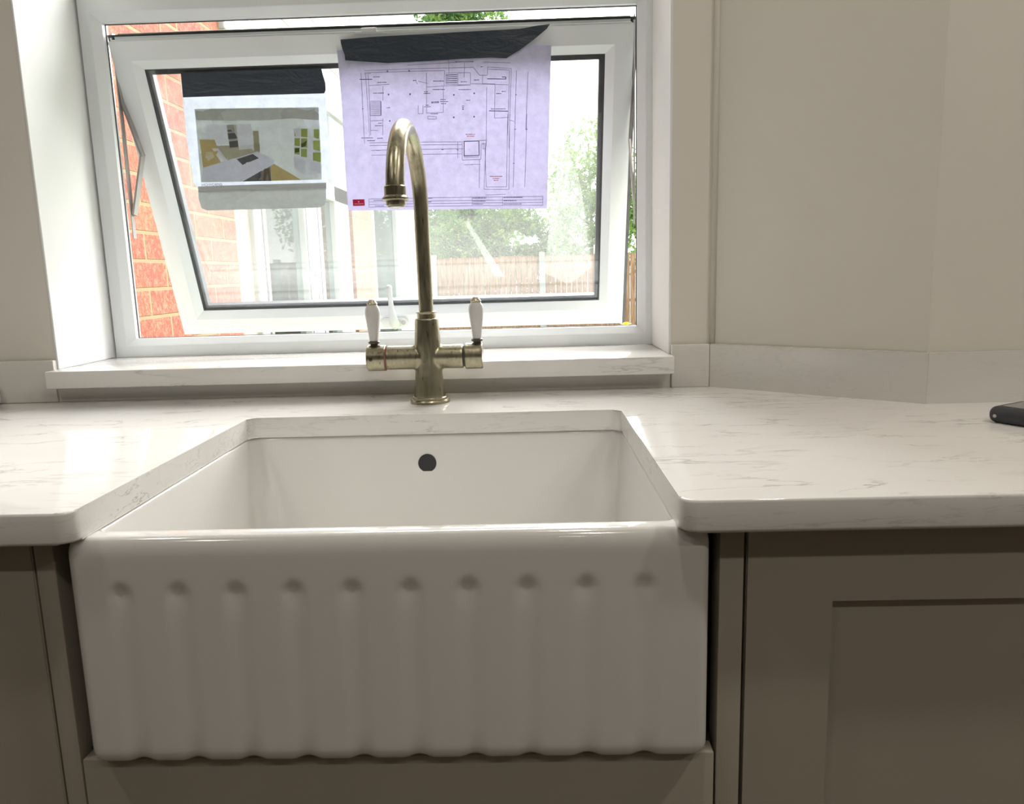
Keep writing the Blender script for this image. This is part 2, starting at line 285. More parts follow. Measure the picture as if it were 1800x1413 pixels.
TEXT=[(-0.1434,0.5686,-0.131,0.5684),(-0.136,0.5584,-0.1184,0.558),(-0.145,0.5398,-0.1247,0.5394),(-0.0311,0.5572,-0.0108,0.5567),(-0.0329,0.5423,-0.0099,0.5418),(-0.0488,0.5389,-0.0421,0.5388),(-0.0501,0.536,-0.0377,0.5357),(-0.0361,0.5205,-0.0214,0.5202),(-0.0362,0.5188,-0.0215,0.5185),(-0.019,0.5241,-0.0088,0.5239),(-0.0191,0.5204,-0.0044,0.5201),(-0.0181,0.5169,-0.008,0.5167),(-0.0382,0.4991,-0.0246,0.4988),(-0.0477,0.5149,-0.0409,0.5147),(-0.0501,0.5121,-0.0376,0.5119),(0.0206,0.5544,0.033,0.5542),(0.0156,0.5407,0.0393,0.5403),(0.0119,0.5897,0.0455,0.589),(0.0455,0.5568,0.0545,0.5566),(0.0295,0.5215,0.0374,0.5213),(0.0212,0.5116,0.0258,0.5115),(0.0211,0.5088,0.0257,0.5087),(0.021,0.5058,0.0256,0.5057),(0.0753,0.5046,0.1024,0.504),(0.0863,0.5317,0.0964,0.5314),(0.0965,0.535,0.1044,0.5348),(0.0586,0.5797,0.0631,0.5796),(-0.1216,0.5129,-0.1148,0.5127),(-0.1391,0.4853,-0.1311,0.4851),(-0.145,0.4811,-0.1286,0.4808),(-0.1726,0.4598,-0.1497,0.4593),(-0.1418,0.4582,-0.1315,0.458),(-0.1614,0.4544,-0.1466,0.4541),(-0.1682,0.5126,-0.1637,0.5125),(0.1218,0.5284,0.1256,0.5283),(0.1183,0.4669,0.1217,0.4669),(0.1398,0.4663,0.1432,0.4662),(-0.0689,0.5594,-0.0626,0.5593),(0.0355,0.3428,0.0609,0.3424),(0.0353,0.337,0.0595,0.3366),(0.0351,0.3316,0.0559,0.3313),(0.0943,0.3424,0.131,0.3418),(0.0941,0.3366,0.1194,0.3362),(0.0939,0.3304,0.1296,0.3298),(-0.1552,0.3439,-0.1344,0.3435),(-0.1535,0.3335,-0.1361,0.3332),(0.1179,0.4669,0.121,0.4669),(0.1398,0.4662,0.1432,0.4662),(-0.0206,0.4339,-0.0171,0.4338),(0.0084,0.4326,0.0114,0.4325),(0.0332,0.405,0.0366,0.405),(0.1139,0.4052,0.1178,0.4052),(-0.0533,0.3447,-0.0417,0.3445),(-0.0524,0.338,-0.0443,0.3379),(-0.1442,0.4361,-0.1373,0.436)]
RED=[(0.0261,0.4604,0.0443,0.4601),(0.0283,0.4571,0.043,0.4568),(0.0691,0.3823,0.0931,0.3819),(0.0747,0.3784,0.0873,0.3782),(0.0764,0.3748,0.0856,0.3746)]
DOTS=[(-0.116,0.5775),(-0.0752,0.5766),(-0.1162,0.5364),(-0.0755,0.5355),(0.0067,0.5318),(0.0449,0.5334),(0.0048,0.4917),(0.0432,0.4918),(-0.1165,0.4889)]
LOGO=[(-0.195,0.3469),(-0.1729,0.3467),(-0.1736,0.3348),(-0.1957,0.335)]
KPAPER=[(-0.5223,0.575),(-0.2443,0.5704),(-0.2476,0.5152),(-0.2504,0.4525),(-0.257,0.3861),(-0.2581,0.3753),(-0.517,0.3762),(-0.5279,0.3962),(-0.5296,0.4608),(-0.5263,0.5341)]
KSTRIP=[(-0.519,0.3861),(-0.4026,0.3871),(-0.2604,0.3862),(-0.2635,0.3557),(-0.268,0.3448),(-0.2778,0.3396),(-0.4085,0.34),(-0.5071,0.3406),(-0.5181,0.3454),(-0.5213,0.3632)]
KSTRIP2=[(-0.5189,0.3872),(-0.4025,0.3876),(-0.2604,0.3868),(-0.2613,0.3775),(-0.4037,0.3784),(-0.5192,0.3774)]
PIC_POLY=[('wall',[(-0.505,0.5318),(-0.2622,0.5275),(-0.265,0.4664),(-0.2692,0.3933),(-0.5123,0.3953),(-0.5086,0.4638)]),('ceil',[(-0.505,0.5318),(-0.2622,0.5275),(-0.2638,0.5039),(-0.3147,0.5087),(-0.3831,0.5067),(-0.5051,0.5112)]),('floor',[(-0.4734,0.4628),(-0.385,0.4634),(-0.3868,0.4486),(-0.4541,0.4357),(-0.4673,0.4427)]),('white',[(-0.4871,0.5026),(-0.447,0.5005),(-0.4483,0.4653),(-0.4714,0.4641),(-0.4805,0.4745),(-0.4909,0.4765)]),('grey',[(-0.4461,0.5008),(-0.4276,0.5011),(-0.428,0.4581),(-0.4457,0.4587)]),('dark',[(-0.4456,0.4915),(-0.4282,0.4926),(-0.4286,0.4886),(-0.446,0.4883)]),('dark',[(-0.4464,0.4853),(-0.4278,0.4861),(-0.4279,0.4754),(-0.4462,0.4743)]),('dark',[(-0.4458,0.4702),(-0.4284,0.4713),(-0.4287,0.4598),(-0.4457,0.4587)]),('white',[(-0.4273,0.5011),(-0.3987,0.5007),(-0.3965,0.4835),(-0.3981,0.4506),(-0.4018,0.4557),(-0.4277,0.454)]),('olive',[(-0.3954,0.4884),(-0.3845,0.488),(-0.387,0.4503),(-0.3972,0.4506)]),('tan',[(-0.5034,0.4752),(-0.4735,0.4743),(-0.4703,0.4594),(-0.4671,0.4319),(-0.504,0.4229)]),('cream',[(-0.4944,0.4518),(-0.4803,0.4514),(-0.4791,0.4414),(-0.4915,0.4351),(-0.4968,0.4419)]),('white',[(-0.4811,0.4581),(-0.4687,0.4585),(-0.4526,0.4339),(-0.467,0.4327)]),('top',[(-0.5041,0.4221),(-0.4599,0.4325),(-0.3919,0.4501),(-0.3594,0.4337),(-0.3621,0.4263),(-0.4294,0.3938),(-0.5123,0.3953)]),('dark',[(-0.4344,0.4367),(-0.4014,0.4454),(-0.39,0.4374),(-0.4243,0.4256)]),('dark',[(-0.4285,0.3942),(-0.3876,0.4136),(-0.3901,0.3938)]),('shade',[(-0.3991,0.4072),(-0.3689,0.4214),(-0.3705,0.3936),(-0.399,0.3941)]),('tan',[(-0.3689,0.4214),(-0.3612,0.4259),(-0.3098,0.3936),(-0.3695,0.3937)]),('brown',[(-0.3819,0.4168),(-0.3719,0.4182),(-0.3704,0.3937),(-0.3749,0.3939),(-0.3767,0.4083),(-0.382,0.3941),(-0.3873,0.3942)]),('white',[(-0.3159,0.49),(-0.2853,0.4899),(-0.2814,0.4438),(-0.2712,0.4052),(-0.3003,0.3993),(-0.3217,0.415)]),('green',[(-0.313,0.4891),(-0.3022,0.4888),(-0.3038,0.4742),(-0.3145,0.4758)]),('green',[(-0.3003,0.4891),(-0.2875,0.4887),(-0.2892,0.4729),(-0.3018,0.4746)]),('green',[(-0.3149,0.4725),(-0.3044,0.4722),(-0.3061,0.457),(-0.3164,0.4586)]),('green',[(-0.3022,0.4716),(-0.2897,0.4713),(-0.2916,0.4541),(-0.3039,0.4557)]),('green',[(-0.3169,0.4548),(-0.3067,0.4545),(-0.3081,0.4413),(-0.3182,0.4429)]),('green',[(-0.3043,0.452),(-0.2925,0.4516),(-0.2942,0.4359),(-0.3059,0.4376)]),('green',[(-0.275,0.4877),(-0.2649,0.4874),(-0.2668,0.4689),(-0.2766,0.4725)]),('green',[(-0.2783,0.4668),(-0.265,0.4664),(-0.267,0.4467),(-0.28,0.4504)]),('green',[(-0.2813,0.4447),(-0.2655,0.4442),(-0.2673,0.426),(-0.2828,0.4298)]),('dgreen',[(-0.3033,0.461),(-0.2909,0.4672),(-0.294,0.4574),(-0.3032,0.4544)]),('dgreen',[(-0.3165,0.4531),(-0.3071,0.4537),(-0.3085,0.4463),(-0.3174,0.4449)]),('pale',[(-0.3191,0.4383),(-0.2979,0.4294),(-0.3013,0.4027),(-0.3204,0.4183)]),('pale',[(-0.2884,0.4274),(-0.2668,0.4226),(-0.2685,0.4051),(-0.2917,0.4125)])]
KTEXT=(-0.5114,0.3872,-0.4701,0.3873)
PTAPE=[(-0.1991,0.6342),(-0.1408,0.6365),(-0.0773,0.6377),(0.028,0.6397),(0.1329,0.6414),(0.1679,0.646),(0.1888,0.6479),(0.1834,0.6404),(0.1604,0.6236),(0.132,0.6052),(0.107,0.5924),(0.0789,0.5946),(0.0259,0.594),(-0.0378,0.5922),(-0.1158,0.5914),(-0.1581,0.595),(-0.1934,0.5984),(-0.1933,0.6075),(-0.1967,0.6173),(-0.1987,0.6271)]
KTAPE=[(-0.5168,0.0585),(-0.3829,0.0587),(-0.2463,0.059),(-0.2449,0.0711),(-0.2425,0.0843),(-0.2434,0.0976),(-0.2476,0.1036),(-0.3806,0.1026),(-0.4584,0.1022),(-0.5231,0.1022),(-0.5202,0.0858)]
CREASE=[(0.0081,0.3657),(0.0155,0.3623),(0.0451,0.4134),(0.0882,0.4883),(0.0638,0.4824)]
CREASE2=[(0.2081,0.2286),(0.2229,0.2224),(0.251,0.2998),(0.2749,0.4705),(0.2262,0.5079),(0.1709,0.4803)]
# ================= the room
bm=bmesh.new()
XL,XR,YW,YO=-.684,.377,.659,.925
box(bm,-2.2,XL,YW,YO,-.9,1.5); box(bm,XR,.446,YW,YO,-.9,1.5); box(bm,XL,XR,YW,YO,-.9,.027); box(bm,XL,XR,YW,YO,1.16,1.5)
st('wall_back',bm,'plaster')
def skin(name,pts,z0,z1,mt='plaster'):
    return st(name,prism(bmesh.new(),pts,z0,z1),mt)
skin('wall_corner',[(.4461,.659),(.7038,.45),(.7038,.925),(.4461,.925)],-.9,1.5)
skin('wall_right',[(.7039,.45),(2.4,.45),(2.4,.925),(.7039,.925)],-.9,1.5)
st('wall_left',B(-2.3,-2.2,-3.6,.925,-.9,1.5),'far'); st('wall_side',B(2.4,2.5,-3.6,.925,-.9,1.5),'far')
st('wall_front',B(-2.3,2.5,-3.7,-3.6,-.9,1.5),'far')
st('floor',B(-2.3,2.5,-3.7,.925,-.95,-.9),'floor'); st('ceiling',B(-2.3,2.5,-3.7,.925,1.5,1.56),'ceiling')
# smooth painted lining of the window reveal
bm=bmesh.new(); box(bm,XL-.001,XL+.003,YW-.0015,.905,.0563,1.16,.0012); st('trim_1',bm,'reveal')
bm=bmesh.new(); box(bm,XR-.003,XR+.001,YW-.0015,.905,.0563,1.16,.0012); st('trim_2',bm,'reveal')
# plaster bead in the inside corner
bm=bmesh.new(); tube(bm,[(.4475,.6565,.072),(.4475,.6565,1.5)],.005,12); st('trim_3',bm,'plaster',smooth=True)
# ================= worktop
def rounded(pts):
    return pts
r1,r2=.015,.012; X0,X1,YB=-.2784,.2678,.4515
out=[(-1.7,0)]
out+=arc(X0-r1,r1,r1,270,360,8)
out+=arc(X0+r2,YB-r2,r2,180,90,6)
out+=arc(X1-r2,YB-r2,r2,90,0,6)
out+=arc(X1+r1,r1,r1,180,270,8)
out+=[(1.9,0),(1.9,.4498),(.7041,.4498),(.4465,.6588),(-1.7,.6588)]
bm=prism(bmesh.new(),out,-.03,0)
es=[e for e in bm.edges if abs(e.verts[0].co.z-e.verts[1].co.z)<1e-6 and min(e.verts[0].co.y,e.verts[1].co.y)<.46 and not (e.verts[0].co.x>.5 and e.verts[0].co.y>.1)]
bmesh.ops.bevel(bm,geom=es,offset=.003,segments=3,affect='EDGES',profile=.5)
wt=mesh('worktop',bm,'quartz',smooth=30); tag(wt,'pale marble-veined worktop around the white sink under the window','worktop')
# sill and upstands
bm=B(-.6835,.3772,.6196,.845,.027,.0563,.0015); ws=mesh('window_sill',bm,'quartz',smooth=30); tag(ws,'pale veined stone window sill sitting in the window recess behind the tap','window sill')
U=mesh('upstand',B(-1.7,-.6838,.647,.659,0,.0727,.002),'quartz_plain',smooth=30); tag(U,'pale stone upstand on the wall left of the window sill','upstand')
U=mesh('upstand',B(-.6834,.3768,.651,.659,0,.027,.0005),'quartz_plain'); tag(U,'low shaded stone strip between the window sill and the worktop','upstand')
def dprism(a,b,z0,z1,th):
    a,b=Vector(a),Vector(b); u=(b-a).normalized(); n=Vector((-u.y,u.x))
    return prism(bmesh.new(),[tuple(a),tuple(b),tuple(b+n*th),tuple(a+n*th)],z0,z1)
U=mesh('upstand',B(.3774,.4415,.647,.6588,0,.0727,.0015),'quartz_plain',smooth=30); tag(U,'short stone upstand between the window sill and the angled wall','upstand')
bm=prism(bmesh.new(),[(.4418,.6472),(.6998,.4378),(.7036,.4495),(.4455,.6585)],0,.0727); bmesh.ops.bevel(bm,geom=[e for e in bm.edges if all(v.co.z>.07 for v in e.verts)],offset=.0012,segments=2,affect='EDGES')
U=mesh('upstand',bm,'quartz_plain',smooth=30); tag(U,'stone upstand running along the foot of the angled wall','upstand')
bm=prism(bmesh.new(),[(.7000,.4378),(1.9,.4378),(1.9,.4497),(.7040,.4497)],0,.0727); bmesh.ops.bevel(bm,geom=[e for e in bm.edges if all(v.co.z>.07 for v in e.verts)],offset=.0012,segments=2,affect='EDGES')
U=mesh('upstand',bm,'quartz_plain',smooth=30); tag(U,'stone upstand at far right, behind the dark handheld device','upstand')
# ================= sink
SZ=-.0303
sink=thing('butler_sink','white ceramic butler sink with a fluted front below the tap','sink',(0,.244,-.262))
def rrect(x0,x1,y0,y1,r,nf=240,ns=24,nc=8):
    pts=[]
    def seg(a,b,n):
        for i in range(n): t=i/n; pts.append((a[0]+(b[0]-a[0])*t,a[1]+(b[1]-a[1])*t))
    def cor(cx,cy,a0):
        for i in range(nc): a=math.radians(a0+90*i/nc); pts.append((cx+r*math.cos(a),cy+r*math.sin(a)))
    seg((x0+r,y0),(x1-r,y0),nf); cor(x1-r,y0+r,270); seg((x1,y0+r),(x1,y1-r),ns); cor(x1-r,y1-r,0); seg((x1-r,y1),(x0+r,y1),ns); cor(x0+r,y1-r,90); seg((x0,y1-r),(x0,y0+r),ns); cor(x0+r,y0+r,180)
    return pts
FL=[-.249+.0541*i for i in range(10)]
def groove(x,y):
    if y>.04: return 0
    return max([0]+[.0042*(math.cos(math.pi*(x-c)/.0165)*.5+.5) for c in FL if abs(x-c)<.0165])
def smooth01(t): t=max(0,min(1,t)); return t*t*(3-2*t)
def flute(x,z):
    if z>-.070: return 0
    zz=-z-.074
    s=0
    for i,c in enumerate(FL):
        dx=(x-c)/.0150
        if abs(dx)<1:
            # rounded top end of each groove
            t=zz/.007+ (-.9*dx*dx)
            s=max(s,(math.cos(math.pi*dx)*.5+.5)**.8*smooth01(t))
    # grooves get deeper towards the bottom
    return s*(.0009+.0022*math.exp(-(zz/.022)**2)+.0010*smooth01((-z-.225)/.03))
loops=[]
ox0,ox1,oy0,oy1=-.2975,.2975,.0142,.474
def outer(z,ins,r,iy=None):
    L=[]; iy=ins if iy is None else iy
    for x,y in rrect(ox0+ins,ox1-ins,oy0+iy,oy1-iy,r):
        if y<oy0+iy+.0005: y+=flute(x,z)
        L.append((x,y,z))
    return L
zb=-.262
loops.append([(x,y,zb) for x,y,z in outer(-.26,.03,.010)])
for k in range(7):
    a=math.pi/2*k/6; loops.append([(x,y,zb+groove(x,y)*(1-k/7.5)+.016*(1-math.cos(a))) for x,y,z in outer(-.25,.016*(1-math.sin(a)),.010)])
for k in range(1,41):
    z=zb+.016+(SZ-.018-(zb+.016))*k/40; loops.append(outer(z,0,.010))
R=.009
for k in range(1,7):
    a=math.pi/2*k/6; loops.append([(x,y,SZ-.018+.018*math.sin(a)) for x,y,z in outer(0,.005*(1-math.cos(a)),.010,R*(1-math.cos(a)))])
ix0,ix1,iy0,iy1=-.2778,.2674,.040,.4535
def inner(z,ins,r): r=max(r,.012); return [(x,y,z) for x,y in rrect(ix0+ins,ix1-ins,iy0+ins*.6,iy1-ins,r)]
for k in range(0,6):
    a=math.pi/2*k/5; loops.append([(x,y,SZ-.005*(1-math.cos(a))) for x,y,z in inner(0,-.005*(1-math.sin(a)),.012)])
for k in range(1,13):
    t=k/12; loops.append(inner(SZ-.005-(.175)*t,(.016*t),.013+.023*min(1,t*2.2)))
for k in range(1,9):
    a=math.pi/2*k/8; loops.append([(x,y,SZ-.180-.030*math.sin(a)) for x,y,z in inner(0,.016+.030*(1-math.cos(a)),.036)])
loops.append([(x,y,SZ-.213) for x,y,z in inner(0,.16,.04)])
bm=bmesh.new(); VL=[[bm.verts.new(p_) for p_ in L] for L in loops]; n=len(VL[0])
for A,B_ in zip(VL,VL[1:]):
    for i in range(n): bm.faces.new((A[i],A[(i+1)%n],B_[(i+1)%n],B_[i]))
bm.faces.new(VL[0][::-1]); bm.faces.new(VL[-1])
mesh('basin',bm,'ceramic',sink,smooth=True)
bm=bmesh.new(); 
def disc_y(bm,cx,cz,y,prof,n=40):
    rings=[]
    for r,dy in prof: rings.append([bm.verts.new((cx+r*math.cos(2*math.pi*i/n),y+dy,cz+r*math.sin(2*math.pi*i/n))) for i in range(n)])
    for A,B_ in zip(rings,rings[1:]):
        for i in range(n): bm.faces.new((A[i],A[(i+1)%n],B_[(i+1)%n],B_[i]))
    bm.faces.new(rings[0]); bm.faces.new(rings[-1][::-1])
yo=.4495
disc_y(bm,-.0178,-.0735,yo,[(.0135,.004),(.0135,-.0006),(.0110,-.0006)]); mesh('overflow_hole',bm,'black',sink,smooth=30)['label']='round black overflow hole'
bm=bmesh.new(); lathe(bm,[(.045,SZ-.2128),(.045,SZ-.211),(.040,SZ-.2105),(.012,SZ-.212)],0,.25); mesh('drain',bm,'chrome',sink,smooth=30)
# ================= mixer tap
TX,TY=-.0235,.558
tap=thing('mixer_tap','brushed antique brass bridge tap with two white lever handles behind the sink','tap',(TX,TY,0))
bm=bmesh.new(); lathe(bm,[(.0310,0),(.0310,.0035),(.0295,.0055),(.0275,.006),(.0275,.0085),(.0262,.010),(.0255,.010)],TX,TY,64); mesh('base_flange',bm,'brass',tap,smooth=35)
bm=bmesh.new()
lathe(bm,[(.0258,.008),(.0250,.016),(.0232,.030),(.0218,.045),(.0212,.060),(.0212,.080),(.0208,.095),(.0195,.115),(.0183,.132),(.0178,.134)],TX,TY,64)
lathe(bm,[(.0190,-.0890),(.0190,.0330)],TY,.0725,48,axis='X')
body=mesh('body',bm,'brass',tap,smooth=True)
md=body.modifiers.new('r','REMESH'); md.mode='VOXEL'; md.voxel_size=.0011; md.use_smooth_shade=True
md=body.modifiers.new('s','CORRECTIVE_SMOOTH') if False else body.modifiers.new('s','SMOOTH'); md.iterations=22; md.factor=.5
bm=bmesh.new(); lathe(bm,[(.0145,.128),(.0145,.140),(.0165,.1425),(.0166,.1437),(.0145,.1445),(.0120,.1447)],TX,TY,48); mesh('collar',bm,'brass',tap,smooth=35)
SY,SR,SZ2=.464,.094,.3085
pts=[(TX,TY,.135),(TX,TY,.20),(TX-.0006,TY,.26)]
pts+=[(TX-.0006-.0075*(i/28),SY+SR*math.cos(math.pi*i/28),SZ2+SR*math.sin(math.pi*i/28)*1.0) for i in range(29)]
pts+=[(TX-.0081,SY-SR,.302)]
rr=[.0113]*3+[.0113+.0012*(i/28) for i in range(29)]+[.0125]
bm=bmesh.new(); tube(bm,pts,rr,40); mesh('spout',bm,'brass',tap,smooth=60)
ax,ay=TX-.0081,SY-SR
bm=bmesh.new(); lathe(bm,[(.0128,.316),(.0143,.3145),(.0143,.3035),(.0155,.302),(.0172,.3005),(.0172,.2985),(.0155,.297),(.013,.2965)],ax,ay,48); mesh('spout_collar',bm,'brass',tap,smooth=35)
bm=bmesh.new(); lathe(bm,[(.0128,.298),(.0128,.2915),(.0122,.2905),(.011,.2900)],ax,ay,48); mesh('outlet_ring',bm,'brass',tap,smooth=35)
bm=bmesh.new(); lathe(bm,[(.0112,.2915),(.0108,.2885),(.007,.2875),(.003,.287)],ax,ay,40); mesh('aerator',bm,'porcelain',tap,smooth=35)['label']='pale round aerator'
def xcyl(h0,h1,r,bev=.0012,name='valve_cap',mt='brass'):
    bm=bmesh.new(); lathe(bm,[(r-bev,h0),(r,h0+bev),(r,h1-bev),(r-bev,h1)],TY,.0725,56,axis='X'); return mesh(name,bm,mt,tap,smooth=35)
bm=bmesh.new(); lathe(bm,[(.0185,-.0905),(.0185,-.0885)],TY,.0725,48,axis='X'); mesh('seal_ring',bm,'ink_red',tap,smooth=35)
xcyl(-.1195,-.0902,.0205)
bm=bmesh.new(); lathe(bm,[(.0165,.032),(.0165,.0365)],TY,.0725,48,axis='X'); mesh('seal_ring',bm,'gasket',tap,smooth=35)
xcyl(.0355,.0630,.0205)
bm=bmesh.new(); disc_y(bm,-.1115,.0725,TY-.0203,[(.0028,.002),(.0028,-.0004),(.0020,-.0008)],20); mesh('grub_screw',bm,'brass_dark',tap,smooth=35)
def handle(hx):
    hz=.0915
    h=lathe(bmesh.new(),[(.0062,hz-.002),(.0060,hz+.0035),(.0088,hz+.0045),(.0092,hz+.006),(.0092,hz+.0072),(.0078,hz+.0080),(.0070,hz+.0085)],hx,TY,36)
    hd=mesh('lever_neck',h,'brass_dark',tap,smooth=35)
    z=hz+.008
    p_=[(.0066,z),(.0070,z+.001),(.0078,z+.010),(.0090,z+.020),(.0106,z+.033),(.0116,z+.041),(.0118,z+.045),(.0112,z+.050),(.0095,z+.0545),(.0075,z+.057),(.0070,z+.0575)]
    hd=mesh('lever_handle',lathe(bmesh.new(),p_,hx,TY,40),'porcelain',tap,smooth=50); hd['label']='white porcelain lever grip'
    z+=.0573
    mesh('finial',lathe(bmesh.new(),[(.0080,z),(.0084,z+.0016),(.0078,z+.003),(.0052,z+.0058),(.0045,z+.0075),(.0030,z+.0083)],hx,TY,32),'brass',hd,smooth=35)
handle(-.1085); handle(.0548)
# ================= window
FY=.8381
fr=lambda x,s,dp:(x,FY+dp,s)
win=bpy.data.objects.new('window_1',None); COL.objects.link(win); win.location=(-.15,FY,.0563); win['_w']=(-.15,FY,.0563); win['kind']='structure'
win['label']='white plastic window with its lower sash tilted open outwards'; win['category']='window'
bm=bmesh.new(); prof=[(0,0),(.021,0),(.0225,.001),(.035,.0145),(.035,.025),(.019,.025),(.019,.066),(0,.066)]
FX0,FX1,FT=-.6755,.3835,.7120
ring_profile(bm,FX0,FX1,.0565,FT,prof,fr); ring_profile(bm,FX0,FX1,FT,1.16,prof,fr)
mesh('window_frame',bm,'upvc',win)
bm=bmesh.new(); ring_profile(bm,FX0,FX1,.0565,FT,[(.0335,.0252),(.0360,.0252),(.0360,.0285),(.0335,.0285)],fr); mesh('frame_gasket',bm,'gasket',win)
mesh('top_light_glass',B(FX0+.03,FX1-.03,FY+.03,FY+.034,FT+.03,1.13),'pane_clear',win)
# sash: a plane hinged at the top
TY0,TZ0,TA,TH=.8594,.6456,math.radians(19.6653),.5974
SA=lambda x,s,dp:(x,TY0+s*math.sin(TA)+dp*math.cos(TA),TZ0-s*math.cos(TA)+dp*math.sin(TA))
S0,S1=-.6365,.3436
sash=mesh('sash',ring_profile(bmesh.new(),S0,S1,0,TH,[(0,0),(.0340,0),(.0355,.001),(.0515,.0123),(.0515,.046),(0,.046),(-.008,.040),(-.008,.028),(0,.028)],SA),'upvc',win)
bm=bmesh.new(); ring_profile(bm,S0,S1,0,TH,[(.0505,.0118),(.0535,.0118),(.0535,.0165),(.0505,.0165)],SA); mesh('glazing_gasket',bm,'gasket',sash)
bm=bmesh.new(); ring_profile(bm,S0,S1,0,TH,[(.0516,.018),(.0610,.018),(.0610,.034),(.0516,.034)],SA); mesh('glazing_spacer',bm,'spacer',sash)
bm=bmesh.new(); ring_profile(bm,S0,S1,0,TH,[(-.0002,.0245),(-.0098,.0245),(-.0098,.0278),(-.0002,.0278)],SA); mesh('sash_gasket',bm,'gasket',sash)
def sbox(bm,x0,x1,s0,s1,d0,d1,r=0):
    b0=len(bm.verts); t=bmesh.new(); box(t,x0,x1,s0,s1,d0,d1,r); me=bpy.data.meshes.new('t'); t.to_mesh(me); t.free(); bm.verts.ensure_lookup_table()
    vs=[bm.verts.new(SA(*v.co)) for v in me.vertices]
    for p_ in me.polygons: bm.faces.new([vs[i] for i in p_.vertices])
    bpy.data.meshes.remove(me); return bm
mesh('sash_glass',sbox(bmesh.new(),S0+.0517,S1-.0517,.0517,TH-.0517,.0140,.0178),'pane',sash)
mesh('outer_glass',sbox(bmesh.new(),S0+.0517,S1-.0517,.0517,TH-.0517,.0342,.0380),'pane_clear',sash)
# weather lip along the sash head
bm=bmesh.new(); sbox(bm,S0+.004,S1-.004,-.0065,.0,.022,.036); sbox(bm,S0+.004,S1-.004,-.0020,.0,.003,.022); mesh('head_lip',bm,'upvc',sash)
mesh('head_seal',sbox(bmesh.new(),S0+.010,S1-.004,-.0115,-.0065,.026,.036),'steel',sash)
bm=bmesh.new(); sbox(bm,-.160,-.132,-.0080,.0005,-.0012,.004); sbox(bm,-.175,-.119,-.0010,.0025,-.0012,.004); mesh('vent_clip',bm,'upvc_out',sash)
# espagnolette handle
hp=bmesh.new()
def soval(bm,x0,x1,s0,s1,d0,d1):
    r=(s1-s0)/2; o_=arc(x1-r,(s0+s1)/2,r,-90,90,12)+arc(x0+r,(s0+s1)/2,r,90,270,12)
    a=[bm.verts.new(SA(x,s,d0)) for x,s in o_]; b=[bm.verts.new(SA(x,s,d1)) for x,s in o_]; n=len(o_)
    for i in range(n): bm.faces.new((a[i],a[(i+1)%n],b[(i+1)%n],b[i]))
    bm.faces.new(a); bm.faces.new(b[::-1]); return bm
hnd=mesh('handle_plate',soval(hp,-.189,-.130,.5695,.5905,0,-.007),'upvc_out',sash)
lv=bmesh.new(); P0=[(-.158,.583,-.009),(-.158,.574,-.020),(-.1585,.562,-.026),(-.1590,.54,-.028),(-.1592,.52,-.0285),(-.1592,.50,-.029),(-.1590,.488,-.029),(-.1590,.484,-.029)]
tube(lv,[SA(*q) for q in P0],[.011,.011,.009,.0062,.0050,.0058,.0066,.004],20); mesh('handle_lever',lv,'upvc_out',hnd,smooth=True)
bm=bmesh.new()
c0=Vector(SA(-.158,.580,-.018)); nv=Vector(SA(0,0,-1))-Vector(SA(0,0,0)); tube(bm,[c0,c0+nv*.0065],.0052,24); mesh('lock_cylinder',bm,'steel',hnd,smooth=35)
mesh('keyhole',sbox(bmesh.new(),-.1586,-.1572,.5765,.5835,-.0248,-.0244),'black',hnd)
bm=bmesh.new(); c0=Vector(SA(-.140,.580,-.0065)); tube(bm,[c0,c0+nv*.002],.0045,20); mesh('fixing_screw',bm,'steel',hnd,smooth=35)
# friction stays
def bar(pts,w=.004,t=.0016,nm='friction_stay'):
    bm=bmesh.new()
    for a,b in zip(pts,pts[1:]):
        a,b=Vector(a),Vector(b); u=(b-a).normalized(); q=Vector((1,0,0)); q=(q-u*q.dot(u)).normalized(); w_=u.cross(q)
        V=[bm.verts.new(p_+q*sx*t+w_*sy*w) for p_ in (a-u*.003,b+u*.003) for sx,sy in ((-1,-1),(1,-1),(1,1),(-1,1))]
        for i in range(4): bm.faces.new((V[i],V[(i+1)%4],V[4+(i+1)%4],V[4+i]))
        bm.faces.new(V[:4][::-1]); bm.faces.new(V[4:])
    return mesh(nm,bm,'steel',win)
bar([(-.6385,.884,.655),(-.6370,.893,.545),(-.6200,.915,.450),(-.6350,.890,.335)],.0070,.0020)
bar([(.3465,.884,.655),(.3462,.893,.545),(.3420,.915,.450),(.3462,.890,.335)],.0055,.0020)
bar([(-.6395,.888,.665),(-.6395,.888,.29)],.006,.0010,'stay_track'); bar([(.3475,.888,.665),(.3475,.888,.29)],.006,.0010,'stay_track')
# outside stone sill and flashing
st('trim_4',B(-.74,.44,.905,1.0,.0,.05,.003),'upvc_out')
